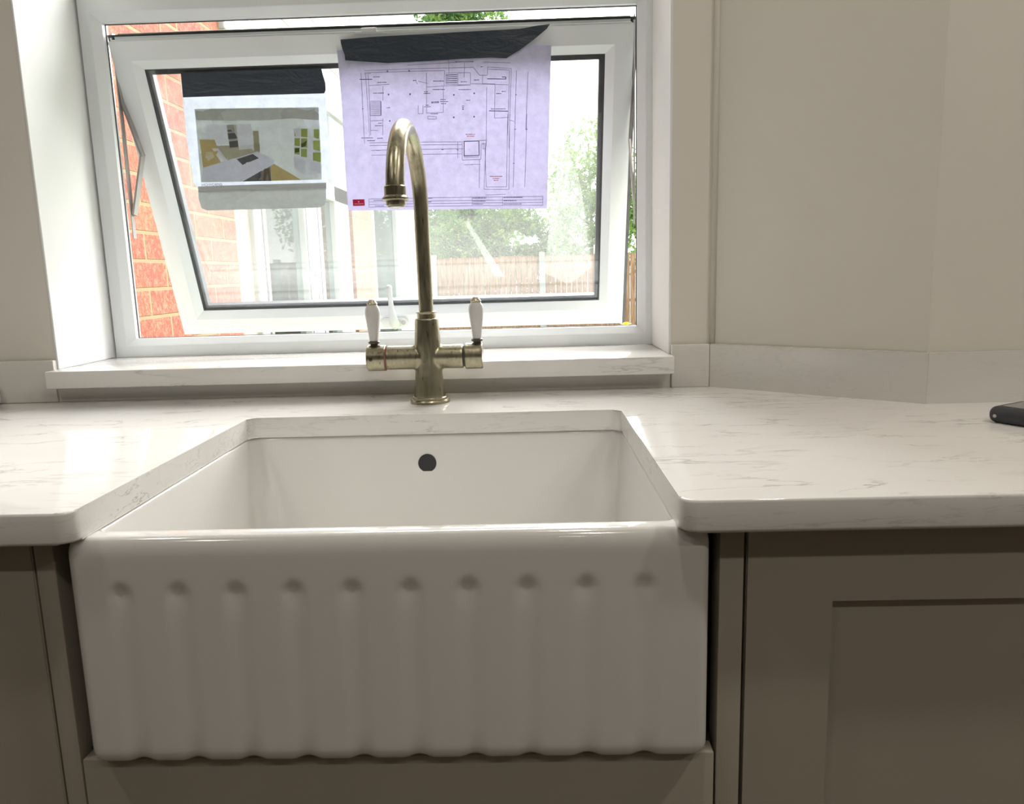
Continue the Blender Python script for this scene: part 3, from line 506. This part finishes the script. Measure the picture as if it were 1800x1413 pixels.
# ================= sheets taped to the sash
def sheet(name,outline,yf,th,mt,parent=None,sub=.012):
    bm=bmesh.new(); vs=[bm.verts.new((x,yf(x,z),z)) for x,z in outline]; f=bm.faces.new(vs)
    bmesh.ops.triangulate(bm,faces=[f])
    for k in range(3): bmesh.ops.subdivide_edges(bm,edges=[e for e in bm.edges if e.calc_length()>sub*2],cuts=1,use_grid_fill=False); bmesh.ops.triangulate(bm,faces=bm.faces[:])
    for v in bm.verts: v.co.y=yf(v.co.x,v.co.z)
    g=bmesh.ops.extrude_face_region(bm,geom=bm.faces[:])
    for q in g['geom']:
        if isinstance(q,bmesh.types.BMVert): q.co.y+=th
    return mesh(name,bm,mt,parent)
def strokes(bm,segs,w,yf,mi=0):
    for x0,z0,x1,z1 in segs:
        a,b=Vector((x0,z0)),Vector((x1,z1))
        if (b-a).length<1e-5: continue
        u=(b-a).normalized(); n_=Vector((-u.y,u.x))*w/2; k=max(1,int((b-a).length/.03))
        for i in range(k):
            p_,q=a+(b-a)*i/k,a+(b-a)*(i+1)/k
            f=bm.faces.new([bm.verts.new((c.x,yf(c.x,c.y),c.y)) for c in (p_-n_,q-n_,q+n_,p_+n_)]); f.material_index=mi
PY=lambda x,z:.8625+.0012*math.sin(x*23)+.0015*math.sin(z*17+x*9)+max(0,x-.05)*max(0,.6-z)*.25
plan=sheet('plan_sheet',PLAN,PY,.0003,'plan_paper'); tag(plan,'large lavender sheet with a kitchen floor plan hanging from black tape','paper')
PI=lambda x,z:PY(x,z)-.0003
bm=bmesh.new(); strokes(bm,THIN,.0009,PI); strokes(bm,THICK,.0016,PI,1)
rnd=random.Random(3)
def words(bm,L,mi,h=.0022):
    for x0,z0,x1,z1 in L:
        x=x0
        while x<x1-.0008:
            w=min(rnd.uniform(.0014,.0036),x1-x); t=(x-x0)/max(1e-6,x1-x0); z=z0+(z1-z0)*t
            strokes(bm,[(x,z,x+w,z)],h*rnd.uniform(.65,1),PI,mi); x+=w+.0005
words(bm,TEXT,1,.0017); words(bm,RED,2,.0018)
for x,z in DOTS: strokes(bm,[(x-.0014,z,x+.0014,z)],.0028,PI,1)
dr=mesh('floor_plan_drawing',bm,['ink','ink_dark','ink_red'],plan); dr['label']='thin grey floor plan line drawing with small notes'
xs=[q[0] for q in LOGO]; zs=[q[1] for q in LOGO]; lx0,lx1,lz0,lz1=min(xs),max(xs),min(zs),max(zs)
bm=bmesh.new(); strokes(bm,[(lx0,(lz0+lz1)/2,lx1,(lz0+lz1)/2)],lz1-lz0,PI); lg=mesh('logo_block',bm,'logo_red',plan); lg['label']='small red logo block'
def text(s,x0,z0,w,h,yf,mt,parent,name):
    cu=bpy.data.curves.new('t','FONT'); cu.body=s; cu.size=1; o=bpy.data.objects.new('t',cu); COL.objects.link(o)
    bpy.context.view_layer.update(); me=bpy.data.meshes.new_from_object(o.evaluated_get(bpy.context.evaluated_depsgraph_get())); bpy.data.objects.remove(o,do_unlink=True)
    X=[v.co.x for v in me.vertices]; Y=[v.co.y for v in me.vertices]; bm=bmesh.new(); bm.from_mesh(me); bpy.data.meshes.remove(me)
    for v in bm.verts:
        x=x0+(v.co.x-min(X))/(max(X)-min(X))*w; z=z0+(v.co.y-min(Y))/(max(Y)-min(Y))*h; v.co=Vector((x,yf(x,z),z))
    return mesh(name,bm,mt,parent)
PJ=lambda x,z:PY(x,z)-.0006
text('HOWDENS',lx0+.0026,lz0+.0024,lx1-lx0-.005,.0024,PJ,'logo_white',lg,'logo_lettering')
bm=bmesh.new(); cx_=(lx0+lx1)/2; strokes(bm,[(cx_-.001,lz0+.0074,cx_+.001,lz0+.0074)],.0022,PJ); mesh('logo_mark',bm,'logo_white',lg)
def crumple(x,z): return .0009*noise.noise(Vector((x*40,z*40,1.3)))
PT=lambda x,z:.8545+(.645-z)*.09+crumple(x,z)*1.2
tp=sheet('adhesive_tape',PTAPE,PT,.0004,'tape_black'); tag(tp,'long black tape with a pointed right end holding up the floor plan','adhesive tape')
KY=lambda x,z:(.9079+(.545-z)*(.12 if z<.545 else .3574))+crumple(x,z)*.8
kp=sheet('picture_sheet',KPAPER,KY,.0003,'print_paper'); tag(kp,'white sheet printed with a colour picture of a kitchen island','paper')
bm=bmesh.new(); mats=[]
for i,(nm,pts) in enumerate(PIC_POLY):
    k='pic_'+nm
    if k not in mats: mats.append(k)
    t=bmesh.new(); f=t.faces.new([t.verts.new((x,0,z)) for x,z in pts]); bmesh.ops.triangulate(t,faces=[f])
    for _ in range(2): bmesh.ops.subdivide_edges(t,edges=[e for e in t.edges if e.calc_length()>.03],cuts=1); bmesh.ops.triangulate(t,faces=t.faces[:])
    mp_={}
    for v in t.verts: mp_[v]=bm.verts.new((v.co.x,KY(v.co.x,v.co.z)-.0003-.00004*i,v.co.z))
    for f in t.faces: g=bm.faces.new([mp_[v] for v in f.verts]); g.material_index=mats.index(k)
    t.free()
pc=mesh('printed_picture',bm,mats,kp); pc['label']='printed colour picture of a kitchen with a white island'
x0,z0,x1,z1=KTEXT; text('HOWDENS',x0,z0+.0006,x1-x0,.0050,lambda x,z:KY(x,z)-.0004,'ink_dark',kp,'printed_lettering')
KS=lambda x,z:KY(x,z)-.0022+crumple(x*1.7,z*1.5)*1.5
ks=sheet('adhesive_tape',KSTRIP,KS,.0004,'tape_strip',sub=.006); tag(ks,'crinkled grey tape strip along the bottom of the kitchen picture','adhesive tape')
k2=sheet('tape_fold',KSTRIP2,lambda x,z:KS(x,z)-.0006,.0003,'tape_grey',ks); k2['label']='darker folded upper edge'
def GP(x,dd): return SA(x,dd,.0105)
bm=bmesh.new(); 
def glass_sheet(name,outline,off,mt):
    bm=bmesh.new(); vs=[bm.verts.new((x,0,dd)) for x,dd in outline]; f=bm.faces.new(vs); bmesh.ops.triangulate(bm,faces=[f])
    for k in range(3): bmesh.ops.subdivide_edges(bm,edges=[e for e in bm.edges if e.calc_length()>.02],cuts=1); bmesh.ops.triangulate(bm,faces=bm.faces[:])
    for v in bm.verts: v.co=Vector(SA(v.co.x,v.co.z,off+crumple(v.co.x,v.co.z)))
    g=bmesh.ops.extrude_face_region(bm,geom=bm.faces[:])
    for q in g['geom']:
        if isinstance(q,bmesh.types.BMVert): q.co.y+=.0004
    return mesh(name,bm,mt)
tp=glass_sheet('adhesive_tape',KTAPE,.0095,'tape_black'); tag(tp,'straight black tape strip across the top of the kitchen picture','adhesive tape')
for nm,ol,off,mt in (('film_crease',CREASE,.0131,'film'),('film_smear',CREASE2,.0133,'film_faint')):
    bm=bmesh.new(); f=bm.faces.new([bm.verts.new(SA(x,dd,off)) for x,dd in ol]); bmesh.ops.triangulate(bm,faces=[f]); mesh(nm,bm,mt,sash)
# ================= cabinets
KY0=.0309
def carcass(name,parent,x0,x1,z0=-.75,z1=-.032): return mesh('carcass',B(x0,x1,KY0+.021,.43,z0,z1),'cabinet_in' if name else 'cabinet',parent)
def shaker(parent,x0,x1,z0,z1,st_=.081,rail=.076,inset=.0085):
    bm=bmesh.new(); y0,y1=KY0,KY0+.020
    v=lambda x,z,y: bm.verts.new((x,y,z))
    o_=[(x0,z0),(x1,z0),(x1,z1),(x0,z1)]; i_=[(x0+st_,z0+rail),(x1-st_,z0+rail),(x1-st_,z1-rail),(x0+st_,z1-rail)]
    A=[v(*q,y0) for q in o_]; B_=[v(*q,y0) for q in i_]; C=[v(*q,y0+inset) for q in i_]; D=[v(*q,y1) for q in o_]
    for i in range(4):
        j=(i+1)%4; bm.faces.new((A[i],A[j],B_[j],B_[i])); bm.faces.new((B_[i],B_[j],C[j],C[i])); bm.faces.new((A[i],A[j],D[j],D[i]))
    bm.faces.new(C); bm.faces.new(D[::-1])
    bmesh.ops.bevel(bm,geom=[e for e in bm.edges if all(q in A for q in e.verts)],offset=.0012,segments=2,affect='EDGES')
    return mesh('door',bm,'cabinet',parent,smooth=30)
DT=-.034
c1=thing('base_cabinet','taupe base cabinet right of the sink with a recessed panel door','cabinet',(.633,.3,-.9))
carcass(1,c1,.336,.93); shaker(c1,.3345,.931,-.745,DT); mesh('plinth',B(.336,.93,.08,.10,-.9,-.75),'cabinet',c1)
c2=thing('base_cabinet','taupe base cabinet at the left edge, left of the sink','cabinet',(-.63,.3,-.9))
carcass(1,c2,-.936,-.3405); shaker(c2,-.937,-.3390,-.745,DT,st_=.115); mesh('plinth',B(-.936,-.3405,.08,.10,-.9,-.75),'cabinet',c2)
c3=thing('sink_cabinet','taupe cabinet directly under the white sink with narrow posts beside it','cabinet',(0,.3,-.9))
mesh('carcass',B(-.3355,.3315,.05,.58,-.75,-.2635),'cabinet_in',c3)
for a,b in ((-.3368,-.3182),(.3096,.3322)): mesh('post',B(a,b,KY0,KY0+.03,-.745,DT,.0012),'cabinet',c3,smooth=30)
for a,b in ((-.3368,-.3188),(.3102,.3322)): mesh('side_panel',B(a,b,KY0+.0305,.58,-.2634,-.032),'cabinet_in',c3)
mesh('door',B(-.3160,.3074,KY0-.001,KY0+.019,-.745,-.2635,.0015),'cabinet',c3,smooth=30)
mesh('plinth',B(-.3368,.3322,.08,.10,-.9,-.75),'cabinet',c3)
mesh('back_panel',B(-.3355,.3315,.585,.60,-.75,-.032),'cabinet_in',c3)
# ================= loose things on the worktop
dv=thing('handheld_device','dark grey device with rounded ends lying at the right edge of the worktop','device',(.76,.26,0))
L_,W_=.150,.072
ux=Vector((.50,-.866)); uy=Vector((.866,.50)); O_=Vector((.7070,.3045))
def dvp(p_): q=O_+ux*p_[0]+uy*p_[1]; return (q.x,q.y)
bm=B(0,L_,0,W_,0,.021,.0092,6)
for v in bm.verts: x,y=dvp((v.co.x,v.co.y)); v.co.x,v.co.y=x,y
mesh('case',bm,'device',dv,smooth=True)
bm=bmesh.new(); prism(bm,[dvp((.012+(L_-.024)*a,.010+(W_-.020)*b)) for a,b in ((0,0),(1,0),(1,1),(0,1))],.0208,.0214); mesh('screen',bm,'screen',dv)
q=dvp((.0105,-.0001)); bm=bmesh.new(); a_=Vector((q[0],q[1],.0095)); nn=Vector((-uy.x,-uy.y,0))
tube(bm,[a_+nn*-.001,a_+nn*.0006],.0022,20); mesh('screw',bm,'chrome',dv,smooth=35)
jar=mesh('jar',lathe(bmesh.new(),[(.020,0),(.024,.003),(.025,.010),(.024,.030),(.018,.034),(.012,.0345)],-.8010,.630,40),'porcelain',smooth=40); tag(jar,'small white rounded pot cut off by the left edge on the worktop','jar')
# ================= outdoors
GZ=-1.05
st('ground',B(-8,8,.93,26,GZ-.05,GZ),'grass')
bw=mesh('brick_wall',B(-1.15,-.9,.93,2.135,GZ,2.6),'brick'); tag(bw,'red brick house wall close outside on the left of the window','wall')
ext=thing('garden_room','white framed glazed garden room beyond the red brick wall, cream above','building',(-1.0,4.8,GZ))
XP=-.9
def pbox(nm,y0,y1,z0,z1,mt,x0=XP-.06,x1=XP,par=ext,**k): return mesh(nm,B(x0,x1,y0,y1,z0,z1,**k),mt,par)
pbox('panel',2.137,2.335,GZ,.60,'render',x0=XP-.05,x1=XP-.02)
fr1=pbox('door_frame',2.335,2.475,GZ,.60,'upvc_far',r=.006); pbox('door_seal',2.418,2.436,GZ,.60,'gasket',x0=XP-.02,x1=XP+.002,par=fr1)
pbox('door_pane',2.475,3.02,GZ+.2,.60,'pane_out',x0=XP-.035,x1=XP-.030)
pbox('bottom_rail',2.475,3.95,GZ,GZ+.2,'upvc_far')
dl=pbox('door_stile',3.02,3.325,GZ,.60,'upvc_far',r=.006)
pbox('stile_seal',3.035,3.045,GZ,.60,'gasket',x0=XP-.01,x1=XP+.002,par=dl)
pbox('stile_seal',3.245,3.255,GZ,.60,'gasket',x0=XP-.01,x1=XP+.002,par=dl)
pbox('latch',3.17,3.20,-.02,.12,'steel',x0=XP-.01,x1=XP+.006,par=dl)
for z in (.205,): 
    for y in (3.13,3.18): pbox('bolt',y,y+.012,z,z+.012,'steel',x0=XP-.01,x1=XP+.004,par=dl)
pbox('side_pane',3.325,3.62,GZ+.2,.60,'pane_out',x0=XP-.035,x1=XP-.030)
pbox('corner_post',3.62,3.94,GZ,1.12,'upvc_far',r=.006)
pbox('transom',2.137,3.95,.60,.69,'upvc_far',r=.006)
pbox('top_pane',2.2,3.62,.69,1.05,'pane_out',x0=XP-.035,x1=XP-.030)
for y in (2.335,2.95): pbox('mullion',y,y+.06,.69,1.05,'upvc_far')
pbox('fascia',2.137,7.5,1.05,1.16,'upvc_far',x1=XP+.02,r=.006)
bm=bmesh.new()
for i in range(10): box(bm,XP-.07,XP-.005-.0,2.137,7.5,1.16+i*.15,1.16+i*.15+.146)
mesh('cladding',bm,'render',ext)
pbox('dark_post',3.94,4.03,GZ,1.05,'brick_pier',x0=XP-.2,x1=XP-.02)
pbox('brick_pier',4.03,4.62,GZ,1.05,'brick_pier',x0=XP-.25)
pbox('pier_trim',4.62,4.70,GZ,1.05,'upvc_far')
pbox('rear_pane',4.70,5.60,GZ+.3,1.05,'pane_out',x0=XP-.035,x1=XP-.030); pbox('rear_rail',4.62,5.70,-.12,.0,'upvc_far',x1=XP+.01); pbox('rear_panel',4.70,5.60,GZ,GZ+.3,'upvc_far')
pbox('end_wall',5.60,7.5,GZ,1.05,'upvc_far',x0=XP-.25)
# pale boarded wall inside the garden room, seen through its panes
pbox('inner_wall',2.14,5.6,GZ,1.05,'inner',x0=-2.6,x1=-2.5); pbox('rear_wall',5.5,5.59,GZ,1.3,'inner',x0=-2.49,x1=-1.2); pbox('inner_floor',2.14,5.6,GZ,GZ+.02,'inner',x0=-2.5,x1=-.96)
# fence
fen=thing('garden_fence','long wooden board fence with pale concrete posts across the end of the garden','fence',(1.2,12.3,GZ))
def fence_panel(x0,x1,label):
    bm=bmesh.new(); x=x0; i=0; rd=random.Random(int(x0*100)+50)
    while x<x1-.02:
        w=min(.088,x1-x); box(bm,x,x+w-.006,12.30+(i%2)*.012,12.32+(i%2)*.012,GZ+.1,.445+rd.uniform(-.006,.006)); x+=w; i+=1
    f=mesh('fence_panel',bm,'fence',fen)
    for z in (GZ+.3,-.35,.25): mesh('rail',B(x0,x1,12.335,12.37,z,z+.05),'fence',f)
def fpost(x,label): 
    mesh('fence_post',B(x-.05,x+.05,12.25,12.36,GZ,.50,r=.008),'concrete',fen)
fence_panel(-1.37,.33,'wooden fence panel between the two concrete posts nearest the tap')
fence_panel(.43,2.13,'wooden fence panel seen right of the middle concrete post')
fence_panel(2.23,3.9,'wooden fence panel at the far right of the garden')
fpost(-1.42,'pale concrete fence post just right of the tap spout'); fpost(.38,'pale concrete fence post in the middle of the fence'); fpost(2.18,'pale concrete fence post at the right end of the fence')
# planting
def foliage(bm,c,rad,n,size,rd,seed=0,density=1.0):
    k=0; tries=0
    while k<n and tries<n*6:
        tries+=1
        p_=Vector((rd.gauss(0,.5),rd.gauss(0,.5),rd.gauss(0,.5)))
        if p_.length>1.05: continue
        q=Vector((c[0]+p_.x*rad[0],c[1]+p_.y*rad[1],c[2]+p_.z*rad[2]))
        if noise.noise(q*2.2+Vector((seed,0,0)))<-.10: continue
        s=size*rd.uniform(.6,1.4); a=Vector((rd.uniform(-1,1),rd.uniform(-1,1),rd.uniform(-1,1))).normalized(); b=a.orthogonal().normalized(); b=(Matrix.Rotation(rd.uniform(0,6.3),3,a)@b)
        cc=a.cross(b)
        V=[bm.verts.new(q-b*s),bm.verts.new(q+cc*s*.42),bm.verts.new(q+b*s),bm.verts.new(q-cc*s*.42)]
        bm.faces.new(V); k+=1
def tree(name,label,cat,base,h,blobs,mt,n,size,seed,trunk=.06):
    rd=random.Random(seed); t=thing(name,label,cat,base)
    bm=bmesh.new(); tube(bm,[base,(base[0]+.05,base[1],base[2]+h*.5),(base[0],base[1],base[2]+h)],[trunk,trunk*.7,trunk*.25],10)
    for i in range(9):
        a=rd.uniform(0,6.3); z=base[2]+h*rd.uniform(.3,.85); L=rd.uniform(.4,.9)
        tube(bm,[(base[0],base[1],z),(base[0]+math.cos(a)*L*.5,base[1]+math.sin(a)*L*.5,z+.3),(base[0]+math.cos(a)*L,base[1]+math.sin(a)*L,z+.75)],[trunk*.4,trunk*.25,.006],6)
    mesh('trunk',bm,'bark',t,smooth=True)
    bm=bmesh.new()
    for c,r in blobs: foliage(bm,c,r,int(n*r[0]*r[2]),size,rd,seed)
    f=mesh('foliage',bm,mt,t); return t
tree('garden_shrub','dense dark green shrub behind the fence just right of the tap','shrub',(-.9,13.3,GZ),2.2,[((-1.0,13.2,.62),(.75,.5,.95)),((-.2,13.3,.60),(.85,.5,.85)),((.30,13.3,.35),(.35,.4,.8))],'leaf_dark',5200,.055,11)
tree('garden_tree','light green leafy tree behind the fence at the right of the pane','tree',(1.35,14.6,GZ),3.6,[((1.35,14.6,1.7),(.8,.6,1.3)),((1.8,14.6,.9),(.7,.6,1.0)),((2.3,14.6,1.4),(.6,.5,1.1)),((.98,14.6,.8),(.45,.4,.7))],'leaf_light',2600,.055,23,.05)
tree('garden_tree','tall dark conifer whose top shows above the open sash','tree',(-1.25,17.0,GZ),6.4,[((-1.35,17,5.2),(1.2,.9,1.6)),((-1.3,17,3.2),(1.4,1,2.0)),((-1.3,17,1.2),(1.5,1,1.6))],'leaf_dark',3000,.08,31,.12)
fl=thing('yellow_flower','small yellow flower on a thin stem beyond the bottom right corner of the window','flower',(.420,1.6,GZ))
bm=bmesh.new(); tube(bm,[(.420,1.6,GZ),(.424,1.6,-.5),(.420,1.6,.036)],.003,8); mesh('stem',bm,'stem',fl,smooth=True)
bm=bmesh.new(); rd=random.Random(2)
for ring,(n_,L,el) in enumerate(((14,.019,.3),(12,.014,.8),(8,.009,1.2))):
    for i in range(n_):
        a=2*math.pi*(i+rd.random()*.4)/n_; d_=Vector((math.cos(a)*math.cos(el),math.sin(a)*math.cos(el),math.sin(el))); s_=Vector((-math.sin(a),math.cos(a),0))*.0035; c=Vector((.420,1.6,.038))
        bm.faces.new([bm.verts.new(c),bm.verts.new(c+d_*L*.6+s_),bm.verts.new(c+d_*L),bm.verts.new(c+d_*L*.6-s_)])
mesh('petals',bm,'petal',fl)
# ================= raise everything from worktop-based heights to floor-based heights
for o in list(COL.objects):
    if o.type in('CAMERA','LIGHT'): continue
    if o.parent is None: o.location.z+=ZW
    if '_w' in o.keys(): del o['_w']
